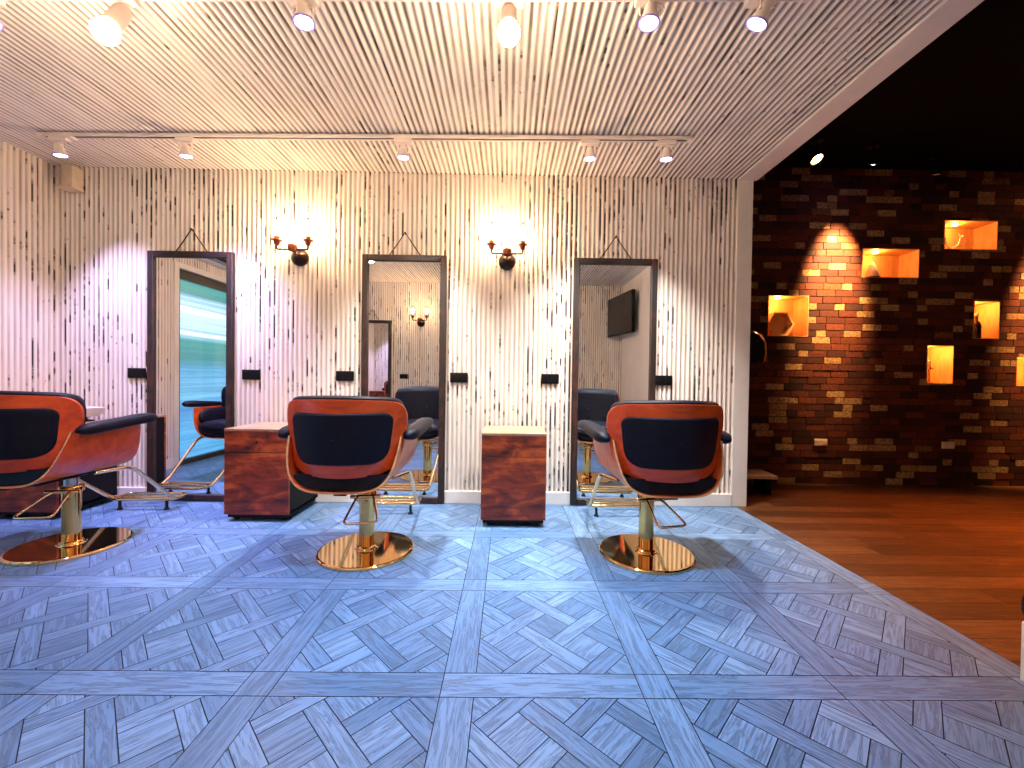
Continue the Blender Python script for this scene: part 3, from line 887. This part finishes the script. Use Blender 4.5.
def make_spot(x, t0, t1, aim, label, group, col, energy, cone, drop=.085, scale=1.0):
    y = on(t0, t1, x)
    r = empty('track_spotlight', (x, y, ZT-.022), label, 'spotlight', group)
    ad = MB(); ad.box((-.055, -.018, -.026), (.055, .018, -.001)); ad.build('adaptor', M['lampwhite'], r, bevel=.003)
    d = Vector(aim).normalized(); s = scale
    c = Vector((0, 0, -.026-drop))
    side = d.cross(Vector((0,0,1)))
    side = side.normalized() if side.length > .1 else Vector((1,0,0))
    y_ = MB()
    for q in (-1, 1):
        y_.tube(smooth_path([Vector((0, 0, -.024)), side*q*.030*s + Vector((0, 0, -.034)), side*q*.036*s + c*.6, side*q*.036*s + c], 4), .0035, 8)
    y_.build('yoke', M['lampwhite'], r)
    h = MB(); h.lathe([(.0, -.040*s), (.018*s, -.040*s), (.022*s, -.030*s), (.026*s, -.005*s), (.036*s, .020*s), (.037*s, .030*s), (.033*s, .030*s), (.030*s, .024*s), (0, .022*s)], c, 24, d)
    h.build('lamp_head', M['lampwhite'], r)
    g = MB(); rr = .037*s
    q = Vector((0,0,1)).rotation_difference(d)
    g.tube([c + q @ Vector((rr*math.cos(2*PI*k/24), rr*math.sin(2*PI*k/24), .028*s)) for k in range(24)], .004*s, 8, closed=True); g.build('front_ring', M['purple_ring'], r)
    l = MB(); l.lathe([(0, .0235*s), (.031*s, .0235*s), (.031*s, .028*s), (.02*s, .033*s), (0, .035*s)], c, 24, d); l.build('lens', M['led_v'], r)
    wv = MB(); wv.tube(smooth_path([Vector((.03, 0, -.026)), Vector((.05, -.01, -.05)), Vector((.02, .02, -.07)), c - d*.038*s], 6), .0022, 6); wv.build('flex', M['lampwhite'], r)
    lamp('spot_beam', 'SPOT', r, c + d*.05*s, energy, col, d, .04, cone, 1.0)
    return r
VI, BL_, TE = (.34, .36, 1.0), (.28, .56, 1.0), (.22, .68, 1.0)
LV, WH = (.60, .52, 1.0), (1.0, .92, .88)
rear = [(-2.775, '', LV, 120, (.06, .15, -1)), (-1.99, '', LV, 175, (.0, .15, -1)), (-.655, '', WH, 180, (.0, .12, -1)), (.475, '', WH, 155, (.0, .12, -1)), (.935, '', WH, 150, (.0, .12, -1))]
rl = ['violet track spotlight on rear track, nearest the corner box', 'violet track spotlight on rear track above mirror reflecting the blind',
      'white track spotlight on rear track above the middle mirror', 'white track spotlight on rear track above left edge of mirror reflecting television',
      'white track spotlight on rear track, nearest its end by the hall']
for (x, _, col, e, aim), lab in zip(rear, rl):
    make_spot(x, RT0, RT1, aim, lab, 'small spotlights on the rear track', col, e, 82, .055, .95)
near = [(-2.03, VI, 55, (.15, .05, -1)), (-.80, BL_, 95, (.1, .0, -1)), (.515, BL_, 98, (-.08, .0, -1)), (.93, TE, 52, (-.40, .25, -1))]
nl = ['track spotlight on near track at left edge of view, bluish', 'violet-ringed spotlight on near track between the two warm bulbs',
      'violet-ringed spotlight on near track just right of warm middle bulb', 'violet-ringed spotlight on near track, nearest its hall end']
for (x, col, e, aim), lab in zip(near, nl):
    make_spot(x, NT0, NT1, aim, lab, 'violet-ringed spotlights on the near track', col, e, 80, .040, 1.0)
def make_bulb_lamp(x, aim, label, L=.12, energy=0):
    y = on(NT0, NT1, x); d = Vector(aim).normalized()
    r = empty('track_bulb_lamp', (x, y, ZT-.022), label, 'track lamp', 'warm bulb lamps on the near track')
    ad = MB(); ad.box((-.055, -.018, -.026), (.055, .018, -.001)); ad.build('adaptor', M['lampwhite'], r, bevel=.003)
    c = Vector((0, 0, -.03))
    st = MB(); st.tube([c, c + Vector((0, 0, -.03))], .009, 10); st.build('stem', M['lampwhite'], r)
    c2 = c + Vector((0, 0, -.03))
    h = MB(); h.lathe([(0, -.02), (.024, -.018), (.030, 0), (.030, L), (.026, L), (.026, L-.02), (0, L-.02)], c2, 28, d); h.build('cylinder_shade', M['lampwhite'], r)
    b_ = MB(); b_.lathe([(0, L-.03), (.018, L-.03), (.022, L), (.034, L+.022), (.040, L+.045), (.036, L+.062), (.020, L+.074), (0, L+.077)], c2, 28, d); b_.build('bulb', M['globe'], r)
    return r
make_bulb_lamp(-1.50, (.12, -.60, -1), 'warm glowing bulb lamp on near track, nearer the corner')
make_bulb_lamp(-.015, (0, -.60, -1), 'warm glowing bulb lamp on near track above middle of room')

# box under the ceiling in the corner
r = empty('corner_box', (-3.09, YB-.014, 2.20), 'small beige box high in corner under the ceiling', 'wall box')
m = MB(); m.box((-.042, -.07, .02), (.042, 0, .155)); m.build('housing', M['beige'], r, bevel=.006)
m = MB(); m.mesh([(-.044,-.072,.022),(.044,-.072,.022),(.044,0,.022),(-.044,0,.022),(-.056,-.09,0),(.056,-.09,0),(.056,0,0),(-.056,0,0),(-.056,-.09,-.006),(.056,-.09,-.006),(.056,0,-.006),(-.056,0,-.006)],
                 [(0,1,2,3),(0,4,5,1),(1,5,6,2),(2,6,7,3),(3,7,4,0),(4,8,9,5),(5,9,10,6),(6,10,11,7),(7,11,8,4),(8,11,10,9)]); m.build('flared_base', M['beige'], r, bevel=.002)
m = MB(); m.box((-.04, -.001, .04), (.04, .008, .15)); m.build('mount_plate', M['beige'], r)

# ------------------------------------------------------------------ things seen in the mirrors only
tv = empty('television', (1.62, -.05, 1.86), 'black wall-mounted television on smooth white wall, seen in mirror nearest hall', 'television', rz=R(-90-9))
# local: screen faces -y
m = MB(); m.box((-.42, -.02, -.29), (.42, .03, .29)); m.build('casing', M['blk'], tv, bevel=.006)
m = MB(); m.box((-.405, -.0225, -.272), (.405, -.0195, .278)); m.build('screen', M['screen'], tv)
m = MB(); m.box((-.10, .03, -.10), (.10, .045, .10)); m.tube([(0, .04, 0), (.05, .09, 0), (0, .115, 0)], .018, 10); m.build('wall_mount', M['blk'], tv)
ac = empty('air_conditioner', (XL+.01, 1.30, 2.10), 'white wall air conditioner above the glass door, reflected in corner mirror', 'air conditioner', rz=R(90))
# local -y faces the room (+x world)
m = MB(); prof = smooth_path([(0, 0, 0), (0, -.14, .01), (0, -.20, .06), (0, -.205, .16), (0, -.19, .25), (0, -.10, .262), (0, 0, .262)], 4)
rows = []
for x in (-.42, -.41, .41, .42):
    q = .97 if abs(x) > .415 else 1
    rows.append([(x, p.y*q, .13+(p.z-.13)*q) for p in prof])
m.grid(rows); m.f.append(tuple(range(len(prof)))); m.mi[len(m.f)-1] = 0; m.f.append(tuple(range(len(m.v)-len(prof), len(m.v)))); m.mi[len(m.f)-1] = 0
m.build('body', M['ac'], ac)
m = MB()
for k in range(4): m.box((-.37, -.196+.022*k, .022-.006*k), (.37, -.186+.022*k, .042-.010*k))
m.build('louvre', M['blk_matt'], ac)
m = MB(); m.box((-.30, -.004, .05), (.30, .012, .22)); m.build('wall_mount', M['ac'], ac)

# ------------------------------------------------------------------ hall: niches' contents, downlights, bench, hood dryer, stool
NL = ['hexagon', 'conical ornament', 'antler', 'dark bottle', 'small candle holder', 'wall-side']
nl_lab = ['small round lamp in ceiling of the niche with hexagonal frame', 'small round lamp in ceiling of the niche with white cone ornament',
          'small round lamp in ceiling of topmost niche with white branch ornament', 'small round lamp in ceiling of narrow niche with dark bottle',
          'small round lamp in ceiling of lowest full niche with glass candle holder', 'small round lamp in ceiling of niche cut by edge of view']
for (x0, x1, z0, z1), lab, e in zip(NICHES, nl_lab, (5.0, 4.2, 3.6, 4.6, 5.6, 5.0)):
    lx = x0 + (x1-x0)*.36 if x1-x0 > .3 else x0+.05
    r = empty('niche_lamp', (lx, YH+.075, z1-.0005), lab, 'niche lamp', 'lamps in the niche ceilings')
    m = MB(); m.lathe([(.030, 0), (.030, -.006), (.022, -.010), (.022, -.004)], n=20); m.build('lamp_rim', M['lampwhite'], r)
    m = MB(); m.lathe([(.021, -.005), (.020, -.012), (0, -.014)], n=20); m.build('lens', M['niche_led'], r)
    lamp('niche_light', 'POINT', r, (0, 0, -.03), e*.75, (1.0, .38, .075), size=.02)
# hexagon frame
x0, x1, z0, z1 = NICHES[0]
hx = empty('hexagon_frame', (x0+.150, YH+.10, z0+.001), 'hexagonal wooden frame standing in niche nearest the white trim', 'ornament')
m = MB(); Rr = .125; 
pts = [(Rr*math.cos(R(60*k)), Rr*math.sin(R(60*k))+Rr*math.sin(R(60))) for k in range(6)]
pin = [(.86*Rr*math.cos(R(60*k)), .86*Rr*math.sin(R(60*k))+Rr*math.sin(R(60))) for k in range(6)]
m.grid([[(x, -.05, z) for x, z in pts], [(x, .05, z) for x, z in pts], [(x, .05, z) for x, z in pin], [(x, -.05, z) for x, z in pin], [(x, -.05, z) for x, z in pts]], closed_u=True)
m.build('rim', M['hexwood'], hx, flat=True)
m = MB(); m.mesh([(x, .045, z) for x, z in pin], [tuple(range(6))]); m.build('back_board', M['niche'], hx, flat=True)
# white cone ornament
x0, x1, z0, z1 = NICHES[1]
r = empty('cone_ornament', (x0+.165, YH+.085, z0+.001), 'white cone ornament on dark saucer in the wide middle niche', 'ornament')
m = MB(); m.lathe([(.05, 0), (.062, .008), (.058, .016), (.03, .02)], n=24); m.build('saucer', M['bronze'], r)
m = MB(); m.lathe([(.052, .02), (.05, .045), (.036, .09), (.016, .135), (.006, .155), (0, .158)], n=24); m.build('cone', M['ivory'], r)
# branch ornament
x0, x1, z0, z1 = NICHES[2]
r = empty('branch_ornament', (x0+.15, YH+.08, z0+.001), 'white branching antler ornament in the topmost niche', 'ornament')
m = MB(); m.lathe([(.045, 0), (.045, .01), (.02, .018), (.014, .03)], n=20); m.build('foot', M['ivory'], r)
m = MB()
def br(p, d, L, rad, lvl):
    q = p + d*L; mid = p + d*L*.5 + Vector((0, 0, -L*.12))
    m.tube(smooth_path([p, mid, q], 4), [rad*(1-.5*k/8) for k in range(9)], 8)
    if lvl: 
        for a, f in ((.7, .75), (-.5, .6)):
            dd = Vector((d.x*math.cos(a)-d.z*math.sin(a), d.y*.5+random.uniform(-.1, .1), d.x*math.sin(a)+d.z*math.cos(a))).normalized()
            br(p + d*L*f, dd, L*.62, rad*.65, lvl-1)
br(Vector((0, 0, .03)), Vector((-.75, 0, .6)).normalized(), .10, .010, 2); br(Vector((0, 0, .03)), Vector((.75, 0, .55)).normalized(), .11, .010, 2)
m.build('antler', M['ivory'], r)
# bottle
x0, x1, z0, z1 = NICHES[3]
r = empty('bottle', (x0+.085, YH+.055, z0+.001), 'dark glass bottle in the narrow niche nearer edge of view', 'bottle')
m = MB(); m.lathe([(.030, 0), (.034, .006), (.034, .12), (.028, .145), (.013, .165), (.012, .205), (.015, .208), (.015, .215), (0, .216)], n=24); m.build('body', M['bottle'], r)
m = MB(); m.lathe([(.0135, .205), (.0155, .208), (.0155, .232), (0, .234)], n=18); m.build('stopper', M['ivory'], r)
# candle holder
x0, x1, z0, z1 = NICHES[4]
r = empty('candle_holder', (x0+.07, YH+.055, z0+.001), 'pale candle holder with bright rim in lowest narrow niche', 'candle holder')
m = MB(); m.lathe([(.036, 0), (.036, .006), (.010, .014), (.009, .11), (.018, .12), (.034, .13), (.034, .14), (.012, .142)], n=24); m.build('stand', M['brass'], r)
m = MB(); m.lathe([(.016, .141), (.016, .205), (.006, .208), (0, .207)], n=18); m.build('candle', M['ivory'], r)

def hall_light(x, y, z, mat, label, to, e, col, cone, r_=.045):
    r = empty('hall_downlight', (x, y, z), label, 'ceiling light', 'spotlights on the black hall ceiling')
    d = Vector(to).normalized()
    m = MB(); m.tube([(0, 0, HH-z), (0, 0, .05)], .008, 10); m.lathe([(.04, HH-z-.02), (.04, HH-z), (0, HH-z)], n=20); m.build('stem', M['blk'], r)
    m = MB(); m.lathe([(0, -.07), (r_*.9, -.07), (r_*1.1, 0), (r_*1.1, .012), (r_, .012), (r_*.95, 0), (0, -.004)], (0, 0, 0), 24, d); m.build('lamp_head', M['blk'], r)
    m = MB(); m.lathe([(0, -.003), (r_*.9, -.003), (r_*.85, .008), (0, .014)], (0, 0, 0), 24, d); m.build('lens', mat, r)
    if e: lamp('hall_beam', 'SPOT', r, d*.03, e, col, d, .04, cone, .9)
    return r
OR = (1.0, .27, .04)
hall_light(2.433, 3.31, 2.70, M['hall_lamp'], 'glowing orange spotlight on black hall ceiling, nearest the white trim', (.25, -.6, -1), 330, OR, 80)
hall_light(2.94, 3.36, 2.70, M['hall_lamp_v'], 'small violet-white spotlight on black hall ceiling above lit bricks', (-.02, .36, -.78), 950, (1.0, .52, .20), 40, .032)
hall_light(3.60, 3.50, 2.70, M['hall_lamp_dim'], 'barely glowing reddish spotlight on black hall ceiling, farthest from white trim', (0, .2, -1), 0, OR, 60, .03)
hall_light(4.85, 3.30, 2.72, M['hall_lamp'], 'orange spotlight on black hall ceiling lighting bricks at edge of view', (0, .36, -.9), 520, (1.0, .48, .16), 40)
hall_light(3.6, 1.9, 2.72, M['hall_lamp'], 'added unseen orange spotlight on black hall ceiling over the open floor', (.05, -.15, -1), 420, OR, 72)  # extra lamp out of view, added to light the hall floor orange

# low bench by the brick wall, partly behind the mirror wall's end
r = empty('low_bench', (1.72, 3.47, 0), 'pale plank bench low by brick wall, half hidden by white trim', 'bench', rz=R(-4))
m = MB(); m.box((-.48, -.12, .128), (.48, .12, .158)); m.build('seat_plank', M['paleboard'], r, bevel=.003)
for sx in (-1, 1):
    q = MB(); q.box((sx*.42-.02, -.10, 0), (sx*.42+.02, .10, .128)); q.build('trestle', M['blk_matt'], r, bevel=.003)
# hood dryer
r = empty('hood_dryer', (1.885, 3.30, 0), 'black glossy hood dryer peeking past edge of white end trim', 'hood dryer')
m = MB(); m.lathe([(.135, 1.06), (.150, 1.07), (.155, 1.14), (.148, 1.22), (.120, 1.28), (.07, 1.315), (0, 1.325)], n=36)
m.lathe([(.14, 1.065), (.14, 1.14), (.10, 1.25), (0, 1.30)], n=36); m.build('hood', M['screen'], r)
m = MB(); m.tube([(-.17, 0, .03), (-.17, 0, 1.18), (-.10, 0, 1.18)], .012, 12); m.build('pole', M['blk'], r)
m = MB()
for k in range(5):
    a = 2*PI*k/5; m.tube([(-.17, 0, .05), (-.17+.16*math.cos(a), .16*math.sin(a), .028)], .01, 8); m.lathe([(0, -.02), (.018, -.015), (.018, .015), (0, .02)], (-.17+.16*math.cos(a), .16*math.sin(a), .019), 12, (1, 0, 0))
m.build('castor_base', M['blk'], r)
# stool at the right edge
r = empty('footstool', (1.80, 1.10, 0), 'white box footstool with black padded top at right edge of view', 'footstool')
m = MB(); m.box((-.195, -.16, 0), (.195, .165, .187)); m.build('body', M['white'], r, bevel=.006)
m = MB(); m.box((-.205, -.17, .188), (.205, .175, .285)); m.build('cushion', M['leather'], r, bevel=.035, seg=4)

# ------------------------------------------------------------------ world and camera
W_ = bpy.data.worlds.new('world'); SC.world = W_; W_.use_nodes = True
W_.node_tree.nodes['Background'].inputs[0].default_value = (.5, .6, 1, 1)
W_.node_tree.nodes['Background'].inputs[1].default_value = .01
cam = bpy.data.cameras.new('camera'); co = bpy.data.objects.new('camera', cam); COL.objects.link(co)
cam.sensor_width = 36; cam.lens = 415/1024*36; cam.clip_start = .01
co.location = (0, 0, .918)
a = Vector((508-512, 6, 415)).normalized()                 # world +y in (right, up, forward) of the camera
z = Vector((math.sin(R(.8)), math.cos(R(.8)), 0)); z = (z - a*z.dot(a)).normalized()
x = a.cross(z)
if x.x < 0: x = -x
# rows: world axes in camera coords (right, up, fwd) -> columns of the camera matrix
right = Vector((x.x, a.x, z.x)); up = Vector((x.y, a.y, z.y)); fwd = Vector((x.z, a.z, z.z))
co.matrix_world = Matrix.Translation(co.location) @ Matrix((right, up, -fwd)).transposed().to_4x4()
SC.camera = co
vs = SC.view_settings
vs.view_transform = 'Standard'; vs.look = 'None'; vs.gamma = 1; vs.use_curve_mapping = False; vs.exposure = .65
SC.cycles.max_bounces = 10; SC.cycles.use_denoising = True
SC.cycles.sample_clamp_indirect = 6
